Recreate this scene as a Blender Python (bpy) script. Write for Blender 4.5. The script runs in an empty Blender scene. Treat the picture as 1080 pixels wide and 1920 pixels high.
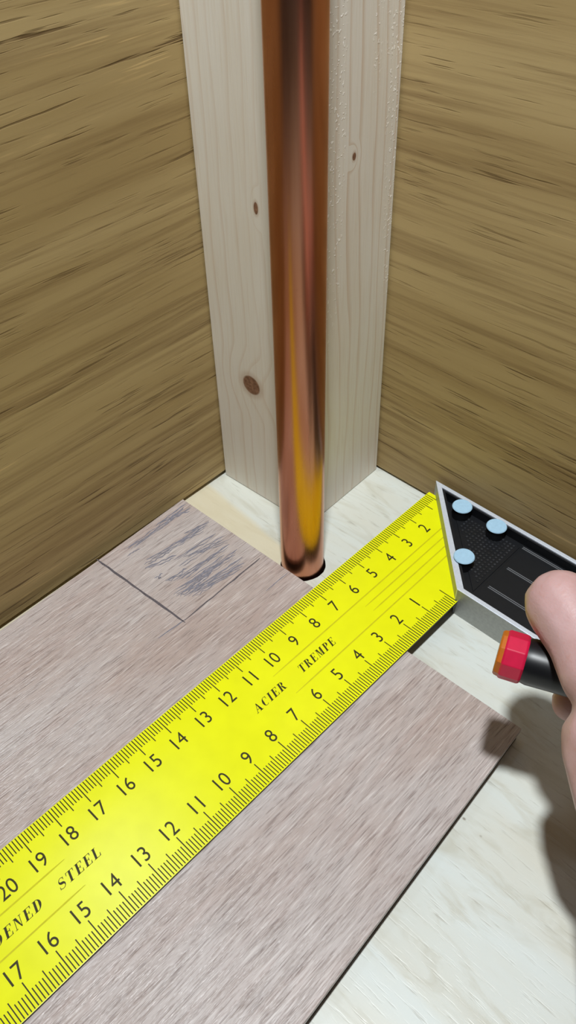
import bpy, bmesh, math, random
from mathutils import Vector, Matrix

S = 0.01                      # every coordinate below is written in centimetres
sc = bpy.context.scene
C = sc.collection
random.seed(7)

# ------------------------------------------------------------------ camera
F_PX = 1589.64
CAM = Vector((9.536, -16.895, 22.741))
def rodrigues(r):
    v = Vector(r); return Matrix.Rotation(v.length, 3, v.normalized())
RC = rodrigues((2.2228899, 0.8829118, -0.3899939))   # rows: right, down, forward
cam_data = bpy.data.cameras.new('camera'); cam = bpy.data.objects.new('camera', cam_data); C.objects.link(cam)
cam_data.sensor_fit = 'VERTICAL'; cam_data.sensor_height = 24.0; cam_data.lens = F_PX * 24.0 / 1920.0
cam_data.clip_start = 0.005; cam_data.clip_end = 50
right, down, fwd = RC[0], RC[1], RC[2]
M = Matrix((right, -down, -fwd)).transposed().to_4x4(); M.translation = CAM * S
cam.matrix_world = M
sc.camera = cam

# ------------------------------------------------------------------ world, lamp, exposure
W = bpy.data.worlds.new('world'); sc.world = W; W.use_nodes = True
bg = W.node_tree.nodes['Background']; bg.inputs[0].default_value = (0.90, 0.95, 1.0, 1); bg.inputs[1].default_value = 0.028
ld = bpy.data.lights.new('work_lamp', 'AREA'); ld.shape = 'DISK'; ld.size = 0.036; ld.energy = 3.3; ld.color = (0.94, 0.98, 1.0)
lamp = bpy.data.objects.new('work_lamp', ld); C.objects.link(lamp)
LP = Vector((5.0, -12.5, 58.0)); LT = Vector((-6.0, 0.0, 0.0))
lamp.location = LP * S; lamp.rotation_euler = (LT - LP).to_track_quat('-Z', 'Y').to_euler()
l2 = bpy.data.lights.new('ceiling_panel', 'AREA'); l2.shape = 'SQUARE'; l2.size = 0.13; l2.energy = 1.0; l2.color = (0.66, 0.82, 1.0)
panel = bpy.data.objects.new('ceiling_panel', l2); C.objects.link(panel)
PP = Vector((-56.0, 5.0, 135.0)); panel.location = PP * S; panel.rotation_euler = (Vector((0, -12, 0)) - PP).to_track_quat('-Z', 'Y').to_euler()
sc.view_settings.view_transform = 'Standard'; sc.view_settings.look = 'None'
sc.view_settings.exposure = 0.0; sc.view_settings.gamma = 1.0; sc.view_settings.use_curve_mapping = False

# ------------------------------------------------------------------ material helpers
def srgb(r, g, b):
    f = lambda c: (c / 255) / 12.92 if c / 255 <= 0.04045 else ((c / 255 + 0.055) / 1.055) ** 2.4
    return (f(r), f(g), f(b), 1)

class NT:
    def __init__(self, name):
        self.m = bpy.data.materials.new(name); self.m.use_nodes = True
        self.t = self.m.node_tree; self.bsdf = self.t.nodes['Principled BSDF']
        self.coord = self.t.nodes.new('ShaderNodeTexCoord')
        self.cm = self.vm('MULTIPLY', self.coord.outputs['Object'], (100, 100, 100))   # object space in cm
    def n(self, typ, **kw):
        x = self.t.nodes.new(typ)
        for k, v in kw.items(): setattr(x, k, v)
        return x
    def put(self, sock, v):
        if isinstance(v, bpy.types.NodeSocket): self.t.links.new(v, sock)
        else: sock.default_value = v
    def vm(self, op, a, b):
        x = self.n('ShaderNodeVectorMath', operation=op); self.put(x.inputs[0], a); self.put(x.inputs[1], b); return x.outputs[0]
    def vlen(self, a):
        x = self.n('ShaderNodeVectorMath', operation='LENGTH'); self.put(x.inputs[0], a); return x.outputs['Value']
    def ma(self, op, a, b=0.0, clamp=False):
        x = self.n('ShaderNodeMath', operation=op, use_clamp=clamp); self.put(x.inputs[0], a); self.put(x.inputs[1], b); return x.outputs[0]
    def noise(self, vec, scale=1.0, detail=3.0, rough=0.55, dist=0.0):
        x = self.n('ShaderNodeTexNoise'); self.put(x.inputs['Vector'], vec)
        x.inputs['Scale'].default_value = scale; x.inputs['Detail'].default_value = detail
        x.inputs['Roughness'].default_value = rough; x.inputs['Distortion'].default_value = dist
        return x.outputs['Fac']
    def ramp(self, v, a, b, lo=0.0, hi=1.0):
        x = self.n('ShaderNodeMapRange'); x.clamp = True; self.put(x.inputs[0], v)
        x.inputs[1].default_value = a; x.inputs[2].default_value = b; x.inputs[3].default_value = lo; x.inputs[4].default_value = hi
        return x.outputs[0]
    def smooth(self, v, a, b, lo=0.0, hi=1.0):
        x = self.n('ShaderNodeMapRange', interpolation_type='SMOOTHSTEP'); self.put(x.inputs[0], v)
        x.inputs[1].default_value = a; x.inputs[2].default_value = b; x.inputs[3].default_value = lo; x.inputs[4].default_value = hi
        return x.outputs[0]
    def mix(self, f, a, b, blend='MIX'):
        x = self.n('ShaderNodeMix', data_type='RGBA', blend_type=blend)
        self.put(x.inputs[0], f); self.put(x.inputs[6], a); self.put(x.inputs[7], b); return x.outputs[2]
    def sep(self, v):
        x = self.n('ShaderNodeSeparateXYZ'); self.put(x.inputs[0], v); return x.outputs
    def bump(self, h, dist, strength=1.0):
        x = self.n('ShaderNodeBump'); x.inputs['Strength'].default_value = strength; x.inputs['Distance'].default_value = dist
        self.put(x.inputs['Height'], h); self.put(self.bsdf.inputs['Normal'], x.outputs[0])
    def out(self, col, rough=0.5, metal=0.0, spec=0.5):
        self.put(self.bsdf.inputs['Base Color'], col); self.put(self.bsdf.inputs['Roughness'], rough)
        self.bsdf.inputs['Metallic'].default_value = metal; self.bsdf.inputs['Specular IOR Level'].default_value = spec
        return self.m

def plain(name, col, rough=0.5, metal=0.0, spec=0.5, var=0.06, vs=6.0):
    t = NT(name); n = t.noise(t.cm, vs, 2)
    f = t.ramp(n, 0.3, 0.7, 1 - var, 1 + var)
    c = t.n('ShaderNodeVectorMath', operation='SCALE'); c.inputs[0].default_value = col[:3]; t.put(c.inputs['Scale'], f)
    return t.out(c.outputs[0], rough, metal, spec)

def veneer(name, along, light, mid, dark, seed=0.0):
    """oak-like veneer, grain along axis 'along' (0=x, 1=y), rising up z"""
    t = NT(name)
    base = t.vm('ADD', t.cm, (seed, seed * 1.7, seed * 0.3))
    # gentle waviness of the grain
    lo = (0.02, 0.02, 0.08)
    wv = t.noise(t.vm('MULTIPLY', base, lo), 1.0, 2)
    wob = t.ma('MULTIPLY', t.ma('SUBTRACT', wv, 0.5), 2.2)
    x = t.n('ShaderNodeCombineXYZ'); t.put(x.inputs[2], wob)
    p = t.vm('ADD', base, x.outputs[0])
    def sc3(g, a): return (g, a * 0.4, a) if along == 0 else (a * 0.4, g, a)
    broad = t.noise(t.vm('MULTIPLY', p, sc3(0.03, 0.45)), 1.0, 3, 0.6)
    fine = t.noise(t.vm('MULTIPLY', p, sc3(0.09, 3.6)), 1.0, 4, 0.62)
    dash = t.noise(t.vm('MULTIPLY', p, sc3(0.42, 10.0)), 1.0, 2, 0.5)
    clus = t.noise(t.vm('MULTIPLY', p, sc3(0.10, 0.55)), 1.0, 2, 0.5)
    c = t.mix(t.ramp(broad, 0.36, 0.64), mid, light)
    c = t.mix(t.ramp(fine, 0.46, 0.78, 0.0, 0.75), c, dark)
    dm = t.ma('MULTIPLY', t.ramp(dash, 0.60, 0.70), t.ramp(clus, 0.42, 0.62, 0.25, 1.0))
    c = t.mix(t.ma('MULTIPLY', dm, 0.80), c, (dark[0] * 0.55, dark[1] * 0.50, dark[2] * 0.45, 1))
    lm = t.ma('MULTIPLY', t.ramp(dash, 0.36, 0.28), t.ramp(clus, 0.52, 0.66, 0.0, 1.0))
    c = t.mix(t.ma('MULTIPLY', lm, 0.45), c, (min(1, light[0] * 1.6), min(1, light[1] * 1.5), light[2] * 1.4, 1))
    h = t.ma('SUBTRACT', t.ma('MULTIPLY', fine, 0.3), dm)
    t.bump(h, 0.0002, 0.5)
    return t.out(c, 0.62, 0, 0.3)

# ------------------------------------------------------------------ mesh helpers (cm in, metres out)
ORG = {}
def link(name, me, mats, parent=None, origin=(0, 0, 0), label=None, cat=None, group=None, kind=None):
    o = bpy.data.objects.new(name, me); C.objects.link(o)
    for m in (mats if isinstance(mats, (list, tuple)) else [mats]): me.materials.append(m)
    if parent is None:
        o.location = Vector(origin) * S; ORG[o.name] = Vector(origin)
    else:
        o.parent = parent; ORG[o.name] = ORG[parent.name]
    for k, v in (('label', label), ('category', cat), ('group', group), ('kind', kind)):
        if v: o[k] = v
    return o
def empty(name, origin, label, cat, group=None):
    o = bpy.data.objects.new(name, None); C.objects.link(o); o.empty_display_size = 0.01
    o.location = Vector(origin) * S; ORG[o.name] = Vector(origin); o['label'] = label; o['category'] = cat
    if group: o['group'] = group
    return o
def org(parent, origin): return ORG[parent.name] if parent is not None else Vector(origin)
def pydata(name, verts, faces, mats, parent=None, origin=(0, 0, 0), smooth=False, midx=None, bevel=0.0, **kw):
    o0 = org(parent, origin)
    me = bpy.data.meshes.new(name); me.from_pydata([(Vector(v) - o0) * S for v in verts], [], faces)
    if midx: 
        for p, i in zip(me.polygons, midx): p.material_index = i
    bm = bmesh.new(); bm.from_mesh(me)
    bmesh.ops.recalc_face_normals(bm, faces=bm.faces) if kw.pop('recalc', True) else None
    if bevel: bmesh.ops.bevel(bm, geom=list(bm.edges), offset=bevel * S, segments=2, affect='EDGES', profile=0.6)
    bm.to_mesh(me); bm.free()
    if smooth:
        for p in me.polygons: p.use_smooth = True
        me.set_sharp_from_angle(angle=math.radians(35))
    return link(name, me, mats, parent, origin, **kw)
def prism(poly, z0, z1):
    n = len(poly); v = [(x, y, z0) for x, y in poly] + [(x, y, z1) for x, y in poly]
    f = [tuple(range(n))[::-1], tuple(range(n, 2 * n))] + [(i, (i + 1) % n, n + (i + 1) % n, n + i) for i in range(n)]
    return v, f
def box(a, b): return prism([(a[0], a[1]), (b[0], a[1]), (b[0], b[1]), (a[0], b[1])], a[2], b[2])
def join(*parts):
    V, Fc = [], []
    for v, f in parts:
        k = len(V); V += list(v); Fc += [tuple(i + k for i in q) for q in f]
    return V, Fc
def revolve(profile, a, axis, seg=48):
    """profile: (distance along axis, radius) pairs; closed ends where the radius is 0"""
    ax = Vector(axis).normalized(); u = ax.orthogonal().normalized(); w = ax.cross(u); a = Vector(a)
    V = []; rings = []
    for d, r in profile:
        if r <= 1e-9: rings.append([len(V)]); V.append(a + ax * d)
        else:
            rings.append(list(range(len(V), len(V) + seg)))
            V += [a + ax * d + (u * math.cos(2 * math.pi * i / seg) + w * math.sin(2 * math.pi * i / seg)) * r for i in range(seg)]
    Fc = []
    for p, q in zip(rings, rings[1:]):
        for i in range(seg):
            j = (i + 1) % seg
            if len(p) == 1: Fc.append((p[0], q[j], q[i]))
            elif len(q) == 1: Fc.append((p[i], p[j], q[0]))
            else: Fc.append((p[i], p[j], q[j], q[i]))
    return V, Fc

ZF = -0.72        # top of the plywood base
ZP = -0.10        # top of the laminate plank
# ------------------------------------------------------------------ materials
MAT = {}
MAT['wall_l'] = veneer('veneer_left', 1, srgb(180, 157, 110), srgb(158, 134, 88), srgb(110, 84, 50), 3.1)
MAT['wall_r'] = veneer('veneer_right', 0, srgb(178, 155, 109), srgb(158, 134, 89), srgb(110, 84, 51), 11.7)

def floor_mat():
    t = NT('birch_plywood')
    x, y, z = t.sep(t.cm)
    n1 = t.noise(t.vm('MULTIPLY', t.cm, (0.10, 0.55, 1)), 1.0, 3, 0.6, 0.4)
    n2 = t.noise(t.vm('MULTIPLY', t.cm, (0.9, 9.0, 1)), 1.0, 3, 0.6)
    n3 = t.noise(t.vm('MULTIPLY', t.cm, (0.35, 1.3, 1)), 1.0, 4, 0.6, 1.2)
    c = t.mix(t.ramp(n1, 0.35, 0.65), srgb(214, 214, 202), srgb(216, 222, 217))
    c = t.mix(t.ramp(n3, 0.50, 0.68, 0, 0.7), c, srgb(196, 194, 178))
    c = t.mix(t.ramp(n2, 0.60, 0.72, 0, 0.5), c, srgb(158, 154, 138))
    # beige strip beside the left wall, along the end of the plank
    lim = t.ma('ADD', t.ma('MULTIPLY', x, -0.09), -2.25)
    d = t.ma('SUBTRACT', lim, t.ma('ADD', y, t.ma('MULTIPLY', n3, 0.25)))
    m = t.ma('MULTIPLY', t.smooth(d, -0.25, 0.05), t.smooth(x, -4.9, -5.6))
    c = t.mix(t.ma('MULTIPLY', m, 0.75), c, srgb(216, 204, 172))
    vor = t.n('ShaderNodeTexVoronoi'); t.put(vor.inputs['Vector'], t.vm('MULTIPLY', t.cm, (0.55, 0.8, 1))); vor.inputs['Scale'].default_value = 1.0
    c = t.mix(t.ramp(vor.outputs['Distance'], 0.045, 0.02, 0, 0.8), c, srgb(120, 108, 92))
    t.bump(t.ma('SUBTRACT', t.ma('MULTIPLY', n3, 0.6), t.ramp(n2, 0.55, 0.75)), 0.00010, 0.35)
    return t.out(c, t.ramp(n1, 0.3, 0.7, 0.30, 0.42), 0, 0.5)
MAT['floor'] = floor_mat()

def plank_mat():
    t = NT('washed_laminate')
    n1 = t.noise(t.vm('MULTIPLY', t.cm, (0.45, 0.13, 1)), 1.0, 3, 0.6, 0.5)
    n2 = t.noise(t.vm('MULTIPLY', t.cm, (12.0, 0.9, 1)), 1.0, 3, 0.6, 0.2)
    n3 = t.noise(t.vm('MULTIPLY', t.cm, (26.0, 1.3, 1)), 1.0, 2, 0.5, 0.1)
    n4 = t.noise(t.vm('MULTIPLY', t.cm, (1.6, 0.18, 1)), 1.0, 4, 0.6, 0.6)
    c = t.mix(t.ramp(n1, 0.35, 0.65), srgb(178, 160, 152), srgb(190, 180, 176))
    c = t.mix(t.ramp(n4, 0.55, 0.72, 0, 0.35), c, srgb(172, 146, 138))
    c = t.mix(t.ramp(n2, 0.57, 0.67, 0, 0.50), c, srgb(144, 126, 120))
    c = t.mix(t.ramp(n3, 0.42, 0.30, 0, 0.45), c, srgb(226, 218, 213))
    c = t.mix(t.ramp(n3, 0.60, 0.70, 0, 0.60), c, srgb(122, 106, 102))
    t.bump(t.ma('ADD', t.ramp(n2, 0.5, 0.66, 1, 0), t.ramp(n3, 0.5, 0.66, 0.7, 0)), 0.00022, 0.55)
    return t.out(c, 0.36, 0, 0.5)
MAT['plank'] = plank_mat()
MAT['plank_core'] = plain('shaded_fibreboard', srgb(52, 44, 40), 0.9, 0, 0.1)  # shade of the plank edge and groove put into the dark core colour

def post_mat():
    t = NT('planed_pine')                                  # object origin = foot of the post's front corner
    x, y, z = t.sep(t.cm)
    col = None
    warp = t.noise(t.vm('MULTIPLY', t.cm, (0.5, 0.5, 0.10)), 1.0, 2)
    # knots: centre (object cm), half sizes
    KN = [((-2.66, -0.1, 5.38), (0.42, 0.5, 0.40)), ((-2.01, -0.1, 12.12), (0.09, 0.4, 0.20)), ((-0.07, 2.16, 13.42), (0.4, 0.09, 0.13))]
    push = None; kmask = None; kring = None
    for cpos, hs in KN:
        q = t.vm('DIVIDE', t.vm('SUBTRACT', t.cm, cpos), hs)
        d = t.vlen(q)
        g = t.ma('MULTIPLY', t.smooth(d, 4.5, 0.6), 1.0)
        push = g if push is None else t.ma('MAXIMUM', push, g)
        k = t.smooth(d, 1.05, 0.85); kmask = k if kmask is None else t.ma('MAXIMUM', kmask, k)
        r = t.smooth(d, 1.7, 1.0); kring = r if kring is None else t.ma('MAXIMUM', kring, r)
    u = t.ma('SUBTRACT', x, y)                             # across either visible face
    u2 = t.ma('ADD', t.ma('ADD', u, t.ma('MULTIPLY', warp, 1.1)), t.ma('MULTIPLY', push, 0.55))
    wv = t.n('ShaderNodeTexWave', wave_type='BANDS', bands_direction='X', wave_profile='SAW')
    cx = t.n('ShaderNodeCombineXYZ'); t.put(cx.inputs[0], u2)
    t.put(wv.inputs['Vector'], cx.outputs[0]); wv.inputs['Scale'].default_value = 0.60; wv.inputs['Distortion'].default_value = 0.0
    late = t.smooth(wv.outputs['Fac'], 0.70, 0.98)
    vis = t.noise(t.vm('MULTIPLY', t.cm, (0.35, 0.35, 0.03)), 1.0, 2)
    late = t.ma('MULTIPLY', late, t.ramp(vis, 0.35, 0.65, 0.25, 0.85))
    fib = t.noise(t.vm('MULTIPLY', t.cm, (14, 14, 0.5)), 1.0, 3)
    blot = t.noise(t.vm('MULTIPLY', t.cm, (0.5, 0.5, 0.15)), 1.0, 3)
    c = t.mix(t.ramp(blot, 0.35, 0.65), srgb(226, 218, 204), srgb(230, 225, 215))
    c = t.mix(t.ramp(fib, 0.5, 0.75, 0, 0.25), c, srgb(206, 186, 156))
    c = t.mix(t.ma('MULTIPLY', late, 0.55), c, srgb(196, 164, 132))
    # resin glitter in two upright bands, glints painted as white specks
    gl = t.noise(t.vm('MULTIPLY', t.cm, (9, 9, 9)), 1.0, 1)
    band = t.noise(t.vm('MULTIPLY', t.cm, (1.2, 1.2, 0.05)), 1.0, 1)
    hi = t.smooth(z, 6.0, 10.0)
    gm = t.ma('MULTIPLY', t.ma('MULTIPLY', t.ramp(gl, 0.62, 0.68), t.ramp(band, 0.50, 0.60)), t.ma('MULTIPLY', hi, t.smooth(y, 0.35, 0.5)))
    c = t.mix(t.ma('MULTIPLY', gm, 0.8), c, srgb(255, 252, 246))
    c = t.mix(t.ma('MULTIPLY', kring, 0.35), c, srgb(170, 132, 100))
    kn = t.noise(t.cm, 7.0, 3)
    c = t.mix(kmask, c, t.mix(t.ramp(kn, 0.35, 0.65), srgb(112, 78, 58), srgb(150, 112, 88)))
    t.bump(t.ma('ADD', t.ma('MULTIPLY', fib, 0.5), t.ma('MULTIPLY', gl, gm)), 0.0002, 0.5)
    return t.out(c, t.ma('SUBTRACT', 0.55, t.ma('MULTIPLY', gm, 0.3)), 0, 0.4)
MAT['post'] = post_mat()

def copper_mat():
    t = NT('drawn_copper')
    n1 = t.noise(t.vm('MULTIPLY', t.cm, (1.5, 1.5, 0.12)), 1.0, 3)
    n2 = t.noise(t.vm('MULTIPLY', t.cm, (9, 9, 0.25)), 1.0, 2)
    n3 = t.noise(t.cm, 2.2, 3, 0.7)
    c = t.mix(t.ramp(n1, 0.35, 0.65), (0.50, 0.20, 0.10, 1), (0.60, 0.285, 0.19, 1))
    c = t.mix(t.ramp(n3, 0.70, 0.78, 0, 0.5), c, (0.22, 0.09, 0.05, 1))
    t.bump(n2, 0.00006, 0.25)
    return t.out(c, t.ramp(n1, 0.3, 0.7, 0.23, 0.29), 1.0, 0.5)
MAT['copper'] = copper_mat()
MAT['dark'] = plain('dark_recess_wood', srgb(60, 40, 26), 0.95, 0, 0.1)  # shade inside the drilled hole and the chip put into a dark brown
MAT['chip'] = plain('fresh_pine', srgb(244, 234, 214), 0.6, 0, 0.3)
MAT['yellow'] = plain('yellow_enamel', (0.84, 0.86, 0.004), 0.24, 0, 0.5, 0.03, 1.2)
MAT['edge'] = plain('shaded_blade_edge', srgb(70, 66, 30), 0.5, 0.3, 0.4)  # blade sides darkened to carry the shadow line along the lower edge
MAT['groove'] = plain('ochre_line', (0.60, 0.56, 0.004), 0.5, 0, 0.3)
MAT['ink'] = plain('black_print', srgb(52, 48, 16), 0.5, 0, 0.3)
MAT['alu'] = plain('lit_aluminium', (0.74, 0.80, 0.90), 0.36, 0.35, 0.5, 0.05, 12)  # cool light on the rim put into this brighter, bluer aluminium
MAT['alu_side'] = plain('shaded_aluminium', (0.36, 0.37, 0.35), 0.45, 0.5, 0.5, 0.08, 9)  # same aluminium, darkened for the shade on the sides of the stock
MAT['black'] = plain('black_plastic', srgb(17, 19, 23), 0.5, 0, 0.35, 0.1, 5)
MAT['dots'] = plain('dark_grey_plastic', srgb(44, 46, 50), 0.35, 0, 0.5, 0.5, 3)  # grip dots, lighter and more uneven in tone than the tray
MAT['ridge'] = plain('ridge_highlight', srgb(112, 114, 118), 0.5, 0, 0.4)  # ribs greyed to paint the highlight along them
MAT['steel'] = plain('rivet_top_sheen', (0.42, 0.66, 0.86), 0.40, 0.10, 0.5, 0.05, 8)  # cool reflection on the rivet tops put into this pale blue
MAT['red'] = plain('glossy_red', srgb(200, 20, 64), 0.36, 0, 0.5, 0.05, 4)
MAT['orange'] = plain('orange_end', srgb(186, 100, 26), 0.4, 0, 0.4)
MAT['pen'] = plain('black_barrel', srgb(15, 16, 19), 0.38, 0, 0.5)
MAT['pencil'] = plain('graphite', srgb(92, 86, 90), 0.5, 0, 0.4, 0.2, 8)
MAT['graphite'] = plain('soft_graphite', srgb(128, 126, 136), 0.45, 0, 0.5, 0.2, 12)

def skin_mat():
    t = NT('skin')
    n1 = t.noise(t.cm, 0.9, 3); n2 = t.noise(t.cm, 14, 3); n3 = t.noise(t.vm('MULTIPLY', t.cm, (5, 5, 9)), 1.0, 2, 0.5, 0.8)
    c = t.mix(t.ramp(n1, 0.35, 0.65), srgb(190, 150, 146), srgb(200, 164, 162))
    c = t.mix(t.ramp(n3, 0.58, 0.72, 0, 0.25), c, srgb(190, 132, 116))
    t.bump(t.ma('ADD', n2, t.ma('MULTIPLY', n3, 0.7)), 0.00018, 0.35)
    b = t.bsdf; b.inputs['Subsurface Weight'].default_value = 0.12; b.inputs['Subsurface Radius'].default_value = (0.006, 0.002, 0.0012)
    b.inputs['Subsurface Scale'].default_value = 0.5
    return t.out(c, 0.46, 0, 0.45)
MAT['skin'] = skin_mat()
MAT['nail'] = plain('fingernail', srgb(232, 190, 180), 0.3, 0, 0.5)

# ------------------------------------------------------------------ the setting
HT = 19.0
# base board with the drilled hole
HC = (-4.715, -1.855); HR = 0.83; NH = 48
inner = []; outer = []
for i in range(NH):
    a = 2 * math.pi * i / NH; ca, sa = math.cos(a), math.sin(a); k = 2.6 / max(abs(ca), abs(sa))
    rr = HR * (1 + 0.012 * math.sin(5 * a) + 0.01 * random.uniform(-1, 1))
    inner.append((HC[0] + rr * ca, HC[1] + rr * sa)); outer.append((HC[0] + k * ca, HC[1] + k * sa))
FX0, FX1, FY0, FY1 = -14.0, 48.0, -48.0, 7.5
V = [(x, y, ZF) for x, y in inner] + [(x, y, ZF) for x, y in outer] + [(x, y, ZF - 1.8) for x, y in inner]
Fc = [(i, NH + i, NH + (i + 1) % NH, (i + 1) % NH) for i in range(NH)]
mi = [0] * NH
Fc += [(i, (i + 1) % NH, 2 * NH + (i + 1) % NH, 2 * NH + i) for i in range(NH)]; mi += [1] * NH
sx0, sx1, sy0, sy1 = HC[0] - 2.6, HC[0] + 2.6, HC[1] - 2.6, HC[1] + 2.6
def quad(x0, y0, x1, y1, z, m, up=True):
    k = len(V); V.extend([(x0, y0, z), (x1, y0, z), (x1, y1, z), (x0, y1, z)]); Fc.append((k, k + 1, k + 2, k + 3) if up else (k + 3, k + 2, k + 1, k)); mi.append(m)
quad(FX0, FY0, sx0, FY1, ZF, 0); quad(sx1, FY0, FX1, FY1, ZF, 0); quad(sx0, FY0, sx1, sy0, ZF, 0); quad(sx0, sy1, sx1, FY1, ZF, 0)
quad(FX0, FY0, FX1, FY1, ZF - 1.8, 1)
pydata('floor', V, Fc, [MAT['floor'], MAT['dark']], origin=(0, 0, ZF), midx=mi, recalc=False,
       label='pale birch plywood base board with a drilled hole for the pipe', kind='structure')

def slab(p0, p1, thick, z0, z1):
    """upright board whose inner face runs p0 -> p1; thick to the left of that direction"""
    d = (Vector(p1) - Vector(p0)).normalized(); n = Vector((-d.y, d.x)) * thick
    poly = [p0, p1, (p1[0] + n.x, p1[1] + n.y), (p0[0] + n.x, p0[1] + n.y)]
    return prism(poly, z0, z1)
v, f = slab((-9.96, -46.0), (-10.47, 5.4), 1.4, -0.52, HT)
pydata('wall_left', v, f, MAT['wall_l'], origin=(-10.4, -20, -0.52), bevel=0.03, label='brown oak veneered plywood panel left of the pine post', kind='structure')
v, f = slab((-10.4, 3.985), (46.0, 4.70), 1.4, -0.60, HT)
pydata('wall_right', v, f, MAT['wall_r'], origin=(15, 4.2, -0.60), bevel=0.03, label='brown oak veneered plywood panel right of the pine post', kind='structure')

# ------------------------------------------------------------------ pine post in the corner
PO = (-5.89, -0.26, ZF)
def postpoly(k):                      # k: 0 foot, 1 top
    sx, sy = -0.20 * k, -0.06 * k
    c0 = Vector((-5.89 + sx, -0.26 + sy))
    cl = Vector((-10.345, -0.46 + sy)); cr = Vector((-6.04 + sx, 3.945)); bk = Vector((-10.43, 3.94))
    r = 0.22; out = []
    a = (cl - c0).normalized(); b = (cr - c0).normalized()
    for i in range(6):                # eased front arris
        t = i / 5; q = c0 + a * r * (1 - t) ** 2 + b * r * t ** 2
        out.append((q.x, q.y))
    return [(cl.x, cl.y)] + out + [(cr.x, cr.y), (bk.x, bk.y)]
lo, hi = postpoly(0), postpoly(1); n = len(lo)
V = [(x, y, ZF + 0.035) for x, y in lo] + [(x, y, HT - 0.3) for x, y in hi]
# chip in the left arris: a dark patch paints its shade, with a pale splinter
Fc = [tuple(range(n)), tuple(range(n, 2 * n))] + [(i, (i + 1) % n, n + (i + 1) % n, n + i) for i in range(n)]
post = pydata('pine_post', V, Fc, MAT['post'], origin=PO, label='pale square pine post standing in the corner behind the copper pipe', cat='post')

pydata('splinter', [(-10.30, -0.49, 10.05), (-10.05, -0.47, 9.75), (-10.16, -0.45, 10.1), (-10.22, -0.40, 9.9)], [(0, 1, 2), (0, 2, 3), (0, 3, 1), (1, 3, 2)], MAT['chip'], post, label='pale splinter at the edge of the post')
pydata('chip_shade', [(-10.36, -0.475, 10.9), (-10.22, -0.475, 10.55), (-10.25, -0.475, 10.1), (-10.36, -0.475, 9.9), (-10.36, -0.40, 10.9), (-10.22, -0.40, 10.55), (-10.25, -0.40, 10.1), (-10.36, -0.40, 9.9)], [(0, 1, 2, 3), (7, 6, 5, 4), (0, 4, 5, 1), (1, 5, 6, 2), (2, 6, 7, 3), (3, 7, 4, 0)], MAT['dark'], post, label='dark patch for the shade in a chip at the edge of the post')
# ------------------------------------------------------------------ copper pipe
pb = Vector((-4.77, -1.84, ZF)); pd = Vector((-0.0225, 0.0215, 1.0))
pa = pb - pd * 1.75; L = 25.0
prof = [(0, 0.69), (0, 0.776), (L, 0.776), (L, 0.69), (0, 0.69)]
v, f = revolve(prof, pa, pd, 64)
pydata('copper_pipe', v, f, MAT['copper'], origin=tuple(pb), smooth=False, label='upright reddish copper pipe rising out of the drilled hole', cat='pipe')
pm = bpy.data.objects['copper_pipe'].data
for p in pm.polygons: p.use_smooth = True
pm.set_sharp_from_angle(angle=math.radians(40))

# ------------------------------------------------------------------ laminate plank with pencil marks
PK = [(-10.04, -2.99), (-9.55, -18.3), (-8.7, -45.0), (7.35, -45.0), (5.60, -12.894), (5.009, -2.614)]
plank = empty('laminate_plank', (-2.5, -3, ZF), 'greyish washed wood laminate plank lying under the yellow ruler blade', 'plank')
v, f = prism(PK, ZP - 0.20, ZP)
pydata('plank_top', v, f, MAT['plank'], plank, bevel=0.012)
def inset(poly, d):
    out = []; n = len(poly); area = sum(poly[i][0] * poly[(i + 1) % n][1] - poly[(i + 1) % n][0] * poly[i][1] for i in range(n)); s = 1 if area > 0 else -1
    for i in range(n):
        p0, p1, p2 = Vector(poly[i - 1]), Vector(poly[i]), Vector(poly[(i + 1) % n])
        e0 = (p1 - p0).normalized(); e1 = (p2 - p1).normalized()
        n0 = Vector((-e0.y, e0.x)) * s; n1 = Vector((-e1.y, e1.x)) * s
        b = (n0 + n1); b = b / (1 + n0.dot(n1)); out.append(tuple(p1 + b * d))
    return out
v, f = join(prism(inset(PK, 0.28), ZP - 0.40, ZP - 0.19), prism(inset(PK, 0.05), ZF + 0.005, ZP - 0.39))
pydata('core', v, f, MAT['plank_core'], plank, label='fibreboard core with a groove, darkened for its shade')
ZM = ZP + 0.004
def strip(pts, w, z, jit=0.0):
    """flat band along a polyline with round-ish tapered ends"""
    V = []; n = len(pts)
    for i, p in enumerate(pts):
        a = Vector(pts[max(0, i - 1)]); b = Vector(pts[min(n - 1, i + 1)]); d = (b - a).normalized(); nn = Vector((-d.y, d.x))
        ww = w * (1 + jit * random.uniform(-1, 1)) * (0.35 if i in (0, n - 1) else 1.0)
        V += [(p[0] + nn.x * ww / 2, p[1] + nn.y * ww / 2, z), (p[0] - nn.x * ww / 2, p[1] - nn.y * ww / 2, z)]
    return V, [(2 * i, 2 * i + 1, 2 * i + 3, 2 * i + 2) for i in range(n - 1)]
def wob(a, b, n, amp):
    a = Vector(a); b = Vector(b); d = (b - a).normalized(); nn = Vector((-d.y, d.x))
    return [tuple(a + (b - a) * (i / n) + nn * random.uniform(-amp, amp)) for i in range(n + 1)]
def flat(name, vf, mat, parent, **kw):
    v, f = vf
    o0 = ORG[parent.name]; me = bpy.data.meshes.new(name); me.from_pydata([(Vector(q) - o0) * S for q in v], [], f)
    bm = bmesh.new(); bm.from_mesh(me)
    for fc in bm.faces:
        fc.normal_update()
        if fc.normal.z < 0: fc.normal_flip()
    bm.to_mesh(me); bm.free()
    return link(name, me, mat, parent, **kw)
flat('pencil_line', strip(wob((-9.98, -7.19), (-5.46, -6.90), 14, 0.012), 0.075, ZM, 0.25), MAT['pencil'], plank, label='dark pencil line across the plank')
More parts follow.
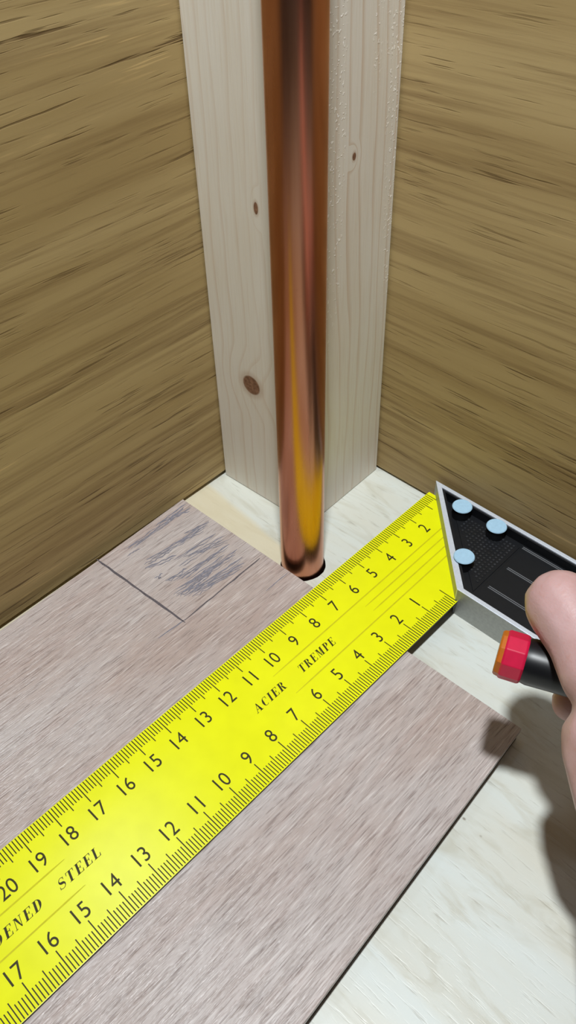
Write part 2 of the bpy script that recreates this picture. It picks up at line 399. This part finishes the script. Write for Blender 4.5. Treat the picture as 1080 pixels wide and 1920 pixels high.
flat('pencil_line', strip(wob((-5.66, -3.12), (-5.55, -6.85), 14, 0.012), 0.05, ZM, 0.3), MAT['pencil'], plank, label='pencil line along the grain of the plank')
flat('pencil_line', strip(wob((-5.56, -6.80), (-5.63, -7.95), 6, 0.012), 0.035, ZM, 0.3), MAT['graphite'], plank, label='faint overrun of the pencil line')
flat('pencil_line', strip(wob((-4.45, -2.88), (-4.42, -4.05), 6, 0.012), 0.035, ZM, 0.3), MAT['graphite'], plank, label='short faint pencil tick beside the pipe')
ST = [(-9.63, -6.2, -9.61, -4.51), (-9.5, -6.0, -9.59, -3.33), (-9.52, -5.73, -9.48, -3.1), (-9.29, -6.34, -9.25, -5.78), (-9.72, -4.65, -9.75, -3.1), (-9.68, -4.19, -9.44, -3.1), (-8.53, -6.17, -8.38, -5.04), (-8.62, -5.97, -8.45, -4.19), (-8.52, -5.81, -8.44, -3.62), (-8.34, -6.27, -8.03, -5.08), (-8.44, -4.73, -8.43, -3.1), (-8.46, -5.47, -8.25, -3.44), (-8.63, -4.17, -8.35, -3.15), (-7.91, -5.31, -7.75, -3.36), (-7.53, -5.38, -7.4, -3.41), (-7.72, -4.96, -7.42, -3.2), (-7.35, -6.17, -7.26, -5.24), (-7.72, -6.35, -7.7, -5.99), (-7.14, -5.97, -6.99, -3.39), (-7.68, -4.75, -7.15, -3.24), (-6.68, -6.37, -6.47, -4.15), (-6.79, -6.15, -6.47, -3.62), (-6.35, -6.17, -6.14, -3.67), (-6.32, -5.95, -6.16, -3.52), (-6.75, -5.94, -6.66, -4.5), (-6.22, -5.79, -5.93, -3.66), (-6.61, -5.31, -6.58, -3.38), (-6.79, -5.65, -6.75, -3.89), (-6.56, -6.36, -6.38, -5.27), (-6.15, -5.98, -5.96, -4.37), (-6.5, -6.04, -6.45, -4.82), (-6.27, -5.5, -5.84, -3.82), (-7.03, -5.7, -6.99, -3.93)]
parts = []
for i, (a, b, c, d) in enumerate(ST):
    parts.append(strip(wob((a, b), (c, d), 9, 0.03), random.uniform(0.03, 0.055), ZM - 0.001 + 0.00004 * i, 0.45))
    if i > 19 or random.random() < 0.7:
        parts.append(strip(wob((a + 0.09, b + 0.1), (c + 0.07, d - 0.15), 9, 0.04), random.uniform(0.018, 0.045), ZM - 0.001 + 0.00004 * (i + 40), 0.5))
flat('pencil_hatching', join(*parts), MAT['graphite'], plank, label='grey pencil scribble hatching the corner to be cut away')

# ------------------------------------------------------------------ try square: blade, scales, lettering
sq = empty('try_square', (2.0, 2.0, ZF), 'try square with yellow graduated steel blade and black inlaid aluminium stock', 'try square')
X0, X1 = -3.24, 0.75
v, f = box((X0, -27.0, -0.086), (X1, 3.70, 0.0))
blade = pydata('blade', v, f, [MAT['yellow'], MAT['edge']], sq, bevel=0.012, label='yellow steel ruler blade')
for p in blade.data.polygons: p.material_index = 0 if p.normal.z > 0.5 else 1
ZT = 0.0035
def trect(x0, x1, y, w): return [(x0, y - w / 2, ZT), (x1, y - w / 2, ZT), (x1, y + w / 2, ZT), (x0, y + w / 2, ZT)], [(0, 1, 2, 3)]
tk = []; tu = []
for i in range(0, 301):
    n = i / 10; yl = -n; yu = 4.01 - n
    if yl > -26.9:
        xi = 0.0 if i % 10 == 0 else (0.14 if i % 5 == 0 else 0.28)
        tk.append(trect(xi, X1 - 0.03, yl, 0.030 if i % 10 else 0.033))
    if -26.9 < yu < 3.6:
        xo = -2.554 if i % 10 == 0 else (-2.69 if i % 5 == 0 else -2.83)
        tu.append(trect(X0 + 0.02, xo, yu, 0.030 if i % 10 else 0.033))
for tt in (tk, tu): flat('scale_ticks', join(*tt), MAT['ink'], blade, label='fine black millimetre ticks along the blade edge', kind='stuff')
def place(vf, x, y):                  # text plane: reads towards +y, tops towards -x
    v, f = vf; return [(x - b, y + a, ZT) for a, b in v], f
def numeral(txt, x, y, h=0.45, wscale=0.86):
    cu = bpy.data.curves.new('numeral', 'FONT'); cu.body = txt; cu.size = 1.0; cu.align_x = 'LEFT'
    if hasattr(cu, 'resolution_u'): cu.resolution_u = 4
    o = bpy.data.objects.new('numeral', cu); C.objects.link(o)
    dg = bpy.context.evaluated_depsgraph_get(); me = o.evaluated_get(dg).to_mesh()
    vs = [tuple(q.co[:2]) for q in me.vertices]; fs = [tuple(p.vertices) for p in me.polygons]
    o.evaluated_get(dg).to_mesh_clear(); bpy.data.objects.remove(o); bpy.data.curves.remove(cu)
    xs = [q[0] for q in vs]; ys = [q[1] for q in vs]; k = h / (max(ys) - min(ys)); mx = (min(xs) + max(xs)) / 2; my = (min(ys) + max(ys)) / 2
    flat('numeral', place(([((a - mx) * k * wscale, (b - my) * k) for a, b in vs], fs), x, y), MAT['ink'], blade)
for i in range(2, 28): numeral(str(i), -2.20, 4.01 - i)
for i in range(1, 25): numeral(str(i), -0.30, -i)

# condensed italic serif capitals, drawn as strokes (unit cap height)
def R4(x0, y0, x1, y1): return [(x0, y0), (x1, y0), (x1, y1), (x0, y1)], [(0, 1, 2, 3)]
def PG(*pts): return list(pts), [tuple(range(len(pts)))]
def ARC(cx, cy, rx, ry, a0, a1, thick, thin, n=18, ph=0.0):
    v = []; 
    for i in range(n + 1):
        a = math.radians(a0 + (a1 - a0) * i / n); w = thin + (thick - thin) * abs(math.cos(a)) ** 1.5
        v += [(cx + rx * math.cos(a), cy + ry * math.sin(a)), (cx + (rx - w) * math.cos(a), cy + (ry - thin) * math.sin(a))]
    return v, [(2 * i, 2 * i + 1, 2 * i + 3, 2 * i + 2) for i in range(n)]
TK, TN, SF = 0.21, 0.055, 0.045
def stem(x): return [R4(x, 0, x + TK, 1), R4(x - 0.09, 0, x + TK + 0.09, SF), R4(x - 0.09, 1 - SF, x + TK + 0.09, 1)]
def glyph(ch):
    if ch == 'I': return stem(0.12), 0.45
    if ch == 'L': return stem(0.10) + [R4(0.2, 0, 0.66, SF), PG((0.60, 0), (0.70, 0), (0.70, 0.30), (0.66, 0.30))], 0.72
    if ch == 'E': return stem(0.10) + [R4(0.2, 0, 0.66, SF), R4(0.2, 1 - SF, 0.64, 1), R4(0.2, 0.49, 0.50, 0.49 + TN), PG((0.60, 0), (0.70, 0), (0.70, 0.28), (0.66, 0.28)), PG((0.58, 1), (0.68, 1), (0.68, 0.74), (0.64, 0.74)), R4(0.47, 0.38, 0.52, 0.66)], 0.74
    if ch == 'T': return [R4(0.28, 0, 0.28 + TK, 1), R4(0.18, 0, 0.60, SF), R4(0.02, 1 - SF, 0.76, 1), PG((0.02, 1), (0.10, 1), (0.06, 0.72), (0.02, 0.72)), PG((0.68, 1), (0.76, 1), (0.76, 0.72), (0.72, 0.72))], 0.78
    if ch == 'H': return stem(0.10) + stem(0.56) + [R4(0.2, 0.48, 0.6, 0.48 + TN)], 0.90
    if ch == 'D': return stem(0.10) + [ARC(0.30, 0.5, 0.46, 0.5, -90, 90, TK + 0.02, SF)], 0.84
    if ch == 'P': return stem(0.10) + [ARC(0.30, 0.735, 0.38, 0.265, -90, 90, TK, SF)], 0.74
    if ch == 'R': return stem(0.10) + [ARC(0.30, 0.745, 0.36, 0.255, -90, 90, TK, SF), PG((0.36, 0.50), (0.52, 0.50), (0.78, 0.0), (0.56, 0.0)), R4(0.56, 0, 0.86, SF)], 0.84
    if ch == 'N': return [R4(0.12, 0, 0.12 + TN, 1), R4(0.62, 0, 0.62 + TN, 1), PG((0.10, 1), (0.32, 1), (0.675, 0), (0.60, 0)), R4(0.03, 0, 0.27, SF), R4(0.52, 1 - SF, 0.78, 1), R4(0.03, 1 - SF, 0.2, 1)], 0.82
    if ch == 'M': return [R4(0.12, 0, 0.12 + TN, 1), R4(0.66, 0, 0.66 + TK, 1), PG((0.12, 1), (0.34, 1), (0.52, 0.0), (0.46, 0.0)), PG((0.46, 0), (0.52, 0), (0.70, 1), (0.66, 1)), R4(0.03, 0, 0.27, SF), R4(0.57, 0, 0.96, SF), R4(0.03, 1 - SF, 0.3, 1), R4(0.66, 1 - SF, 0.96, 1)], 1.0
    if ch == 'A': return [PG((0.08, 0), (0.14, 0), (0.46, 1), (0.40, 1)), PG((0.36, 1), (0.46, 1), (0.80, 0), (0.57, 0)), R4(0.22, 0.30, 0.66, 0.30 + TN), R4(0, 0, 0.24, SF), R4(0.47, 0, 0.88, SF)], 0.86
    if ch == 'C': return [ARC(0.44, 0.5, 0.38, 0.5, 52, 308, TK + 0.02, SF, 26), R4(0.64, 0.66, 0.69, 0.95)], 0.76
    if ch == 'S':
        v = []; m = 30
        for i in range(m + 1):
            t = i / m; 
            if t < 0.5: a = math.radians(30 + 240 * (t / 0.5)); px, py = 0.36 + 0.22 * math.cos(a), 0.75 + 0.225 * math.sin(a)
            else: a = math.radians(90 - 240 * ((t - 0.5) / 0.5)); px, py = 0.36 + 0.26 * math.cos(a), 0.265 + 0.24 * math.sin(a)
            v.append((px, py))
        V = []
        for i, (px, py) in enumerate(v):
            a = Vector(v[max(0, i - 1)]); b = Vector(v[min(m, i + 1)]); d = (b - a).normalized(); nn = Vector((-d.y, d.x)); w = 0.05 + 0.17 * math.exp(-((i / m - 0.5) / 0.16) ** 2)
            V += [(px + nn.x * w / 2, py + nn.y * w / 2), (px - nn.x * w / 2, py - nn.y * w / 2)]
        return [(V, [(2 * i, 2 * i + 1, 2 * i + 3, 2 * i + 2) for i in range(m)]), R4(0.55, 0.72, 0.60, 0.98), R4(0.08, 0.02, 0.13, 0.30)], 0.70
def word(txt, ystart, yend, xbase=-1.12, h=0.30, shear=0.28):
    segs = []; x = 0.0
    for ch in txt:
        g, w = glyph(ch)
        for v, f in g: segs.append(([(a + x, b) for a, b in v], f))
        x += w + 0.16
    tot = x - 0.16; kx = (yend - ystart - h * shear) / tot
    v, f = join(*[([(a, b, 0) for a, b in vv], ff) for vv, ff in segs])
    vv = [(a * kx + b * h * shear, b * h) for a, b, _ in v]
    flat('lettering', place((vv, f), xbase, ystart), MAT['ink'], blade, label='black italic serif lettering reading ' + txt)
word('TREMPE', -5.74, -4.03); word('ACIER', -7.75, -6.36); word('STEEL', -15.06, -13.63); word('HARDENED', -18.0, -15.50)
for x, ya, yb in [(-1.72, 3.4, -6.45), (-1.40, 3.0, -2.3), (-1.09, 2.7, -2.25), (-0.765, 2.4, -6.40), (-1.755, -14.48, -19.2), (-0.785, -14.50, -19.2)]:
    n = 10; pts = [(x, ya + (yb - ya) * i / n) for i in range(n + 1)]
    flat('groove_line', strip(pts, 0.045, ZT), MAT['groove'], blade)

# stock
OUT = [(-3.12, 3.88), (0.64, 0.02), (14.5, 0.02), (14.5, 3.88)]
INN = [(-2.72, 3.72), (0.80, 0.19), (14.3, 0.19), (14.3, 3.72)]
ZT0, ZT1, ZR = ZF + 0.005, 0.56, 0.14
n = 4
V = [(x, y, ZT0) for x, y in OUT] + [(x, y, ZT1) for x, y in OUT] + [(x, y, ZT1) for x, y in INN] + [(x, y, ZR - 0.1) for x, y in INN]
Fc = [(3, 2, 1, 0)]; mi = [1]
for i in range(n):
    j = (i + 1) % n
    Fc += [(i, j, n + j, n + i), (n + i, n + j, 2 * n + j, 2 * n + i), (2 * n + i, 2 * n + j, 3 * n + j, 3 * n + i)]; mi += [1, 0, 0]
Fc.append((12, 13, 14, 15)); mi.append(0)
pydata('stock_frame', V, Fc, [MAT['alu'], MAT['alu_side']], sq, midx=mi, bevel=0.02, label='bare aluminium frame of the stock with mitred end')
I2 = [(-2.69, 3.705), (0.815, 0.205), (14.28, 0.205), (14.28, 3.705)]
I3 = [(-2.50, 3.63), (0.87, 0.27), (14.2, 0.27), (14.2, 3.63)]
V = [(x, y, ZT1 - 0.04) for x, y in I2] + [(x, y, ZT1 - 0.04) for x, y in I3] + [(x, y, ZR) for x, y in I3] + [(x, y, ZR - 0.05) for x, y in I2]
Fc = []
for i in range(4):
    j = (i + 1) % 4
    Fc += [(i, j, 4 + j, 4 + i), (4 + i, 4 + j, 8 + j, 8 + i), (12 + i, 12 + j, j, i)]
Fc += [(8, 9, 10, 11), (15, 14, 13, 12)]
inlay = pydata('inlay', V, Fc, MAT['black'], sq, label='black plastic tray set into the stock')
# raised plates and ribs on the inlay floor
v, f = prism([(-1.9, 3.42), (0.95, 0.60), (0.98, 3.42)], ZR - 0.02, ZR + 0.035)
pydata('textured_plate', v, f, MAT['black'], inlay, bevel=0.012)
dots = []
for a in range(20):
    for b in range(20):
        x = -1.75 + a * 0.15; y = 0.62 + b * 0.15
        if x + y > 1.72 and x < 0.88 and y < 3.34: dots.append(box((x - 0.035, y - 0.035, ZR + 0.03), (x + 0.035, y + 0.035, ZR + 0.055)))
pydata('grip_dots', *join(*dots), MAT['dots'], inlay, label='fine grid of grip dots')
v, f = box((1.06, 0.50, ZR - 0.02), (13.9, 3.55, ZR + 0.04))
pydata('smooth_plate', v, f, MAT['black'], inlay, bevel=0.012)
for y, xs in ((3.46, 1.08), (2.27, 1.22), (1.12, 1.22)):
    v, f = join(box((xs, y - 0.05, ZR + 0.03), (13.6, y - 0.022, ZR + 0.06)), box((xs, y + 0.022, ZR + 0.03), (13.6, y + 0.05, ZR + 0.06)))
    pydata('rib', v, f, MAT['ridge'], inlay, label='thin grey double rib along the stock')
for x, y in ((-1.515, 3.33), (-0.015, 3.33), (-0.015, 1.34)):
    v, f = revolve([(0, 0), (0, 0.33), (0.46, 0.33), (0.46, 0)], (x, y, ZR), (0, 0, 1), 32)
    rv = pydata('rivet', v, f, MAT['black'], sq)
    v, f = revolve([(0, 0), (0, 0.355), (0.03, 0.37), (0.06, 0.345), (0.065, 0)], (x, y, ZR + 0.46), (0, 0, 1), 40)
    pydata('rivet_head', v, f, MAT['steel'], rv, label='bright round metal rivet head')

# ------------------------------------------------------------------ hand and marker pen above the stock
pen0 = Vector((4.485, -4.252, 4.934)); pen1 = Vector((5.927, -3.664, 4.900)); ax = (pen1 - pen0).normalized()
pen = empty('marker_pen', tuple(pen0), 'black marker pen with faceted red end ring held in the hand', 'pen')
v, f = revolve([(0.0, 0), (0.0, 0.54), (0.04, 0.58), (0.14, 0.60), (0.14, 0)], pen0 - ax * 0.13, ax, 10)
pydata('end_plug', v, f, MAT['orange'], pen, bevel=0.01, label='orange end plug')
v, f = revolve([(0.0, 0), (0.0, 0.60), (0.05, 0.635), (0.50, 0.635), (0.56, 0.60), (0.56, 0)], pen0, ax, 10)
pydata('end_ring', v, f, MAT['red'], pen, bevel=0.02, label='glossy red faceted ring')
v, f = revolve([(0.55, 0), (0.55, 0.57), (0.7, 0.60), (1.3, 0.58), (3.6, 0.54), (5.2, 0.46), (5.5, 0.2), (6.1, 0.15), (6.15, 0)], pen0, ax, 40)
pydata('barrel', v, f, MAT['pen'], pen, smooth=True, label='black barrel')

HAND = []      # chains of (x, y, z, radius) in cm
W_ = lambda p, r: (p[0], p[1], p[2], r)
thumb = [W_((5.060, -2.903, 6.120), 0.92), W_((5.986, -3.355, 5.995), 0.90), W_((6.677, -3.985, 5.911), 0.86), W_((7.95, -4.10, 5.65), 1.0), W_((9.3, -4.2, 5.6), 1.2)]
thenar = [W_((7.843, -4.870, 5.170), 1.22), W_((8.85, -5.45, 4.80), 1.42)]
palm = [[W_((7.843, -4.870, 5.170), 1.2), W_((9.1, -3.2, 6.1), 1.1), W_((9.8, -1.0, 6.5), 1.05)],
        [W_((8.95, -5.45, 4.9), 1.42), W_((10.4, -2.8, 6.0), 1.2), W_((10.6, -0.6, 6.5), 1.05)],
        [W_((10.2, -6.0, 5.3), 1.6), W_((11.6, -2.8, 5.9), 1.25), W_((11.6, -0.7, 6.3), 1.0)],
        [W_((11.2, -5.9, 5.5), 1.5), W_((12.7, -3.0, 5.5), 1.2), W_((12.7, -1.1, 5.8), 0.95)],
        [W_((9.3, -2.9, 6.1), 1.1), W_((10.4, -2.6, 6.0), 1.2), W_((11.6, -2.6, 5.9), 1.25), W_((12.7, -3.0, 5.5), 1.2)]]
index = [W_((9.3, -1.2, 6.5), 0.98), W_((7.9, -0.6, 6.0), 0.86), W_((7.2, -1.9, 3.3), 0.70), W_((6.20, -3.16, 3.22), 0.53)]
middle = [W_((10.5, -0.6, 6.5), 1.0), W_((10.1, 1.5, 6.0), 0.86), W_((9.7, 2.3, 3.6), 0.76), W_((9.4, 2.0, 1.75), 0.66)]
ring = [W_((11.6, -0.7, 6.3), 0.95), W_((11.5, 1.4, 5.8), 0.82), W_((11.2, 2.3, 3.5), 0.73), W_((10.9, 2.0, 1.70), 0.63)]
little = [W_((12.7, -1.1, 5.8), 0.9), W_((12.8, 0.7, 5.3), 0.72), W_((12.6, 1.5, 3.3), 0.65), W_((12.3, 1.4, 1.60), 0.55)]
arm = [W_((9.7, -5.7, 5.2), 1.6), W_((11.3, -7.4, 6.0), 1.95), W_((14.0, -11.0, 7.3), 2.3), W_((17.0, -15.0, 8.6), 2.8)]
arm2 = [W_((10.9, -5.8, 5.4), 1.6), W_((12.7, -6.8, 6.0), 1.9), W_((15.4, -10.2, 7.3), 2.3), W_((18.4, -14.2, 8.6), 2.8)]
chains = [thumb, thenar, index, middle, ring, little, arm, arm2] + palm
hbm = bmesh.new(); HO = Vector((9.5, -4.0, 3.0))
for ch in chains:
    for a, b in zip(ch, ch[1:]):
        pa_, pb_ = Vector(a[:3]), Vector(b[:3]); n = max(2, int((pb_ - pa_).length / 0.16))
        for i in range(n + 1):
            t = i / n; r = a[3] + (b[3] - a[3]) * t
            bmesh.ops.create_icosphere(hbm, subdivisions=2, radius=r * S * 1.01, matrix=Matrix.Translation((pa_.lerp(pb_, t) - HO) * S))
hme = bpy.data.meshes.new('hand'); hbm.to_mesh(hme); hbm.free()
tmp = bpy.data.objects.new('hand_blocking', hme); C.objects.link(tmp)
rm = tmp.modifiers.new('remesh', 'REMESH'); rm.mode = 'VOXEL'; rm.voxel_size = 0.10 * S; rm.use_smooth_shade = True
sm = tmp.modifiers.new('smooth', 'SMOOTH'); sm.factor = 0.5; sm.iterations = 10
dg = bpy.context.evaluated_depsgraph_get()
hand_me = bpy.data.meshes.new_from_object(tmp.evaluated_get(dg)); hand_me.name = 'hand'
bpy.data.objects.remove(tmp); bpy.data.meshes.remove(hme); hand_me.materials.clear()
for p in hand_me.polygons: p.use_smooth = True
hand = link('hand', hand_me, MAT['skin'], None, tuple(HO), label='bare right hand with thumb over a black marker pen above the stock', cat='hand')
for (tip, prev) in ((middle[3], middle[2]), (ring[3], ring[2]), (little[3], little[2])):
    c = Vector(tip[:3]); d = (c - Vector(prev[:3])).normalized(); up = Vector((0, 1, 0)); up = (up - d * up.dot(d)).normalized(); sd = d.cross(up)
    V = []; Fc = []; m = 8
    for i in range(m + 1):
        for j in range(m + 1):
            a = (i / m - 0.5) * 1.5; b = (j / m - 0.5) * 1.0
            r = tip[3] * 1.0
            V.append(c + d * (b * 0.8 + 0.05) + (up * math.cos(a) + sd * math.sin(a)) * r)
    for i in range(m):
        for j in range(m): k = i * (m + 1) + j; Fc.append((k, k + 1, k + m + 2, k + m + 1))
    k = len(V); V += [q + up * 0.04 for q in V[:k]]; Fc += [tuple(q + k for q in fc)[::-1] for fc in Fc]
    pydata('fingernail', V, Fc, MAT['nail'], hand, smooth=True)
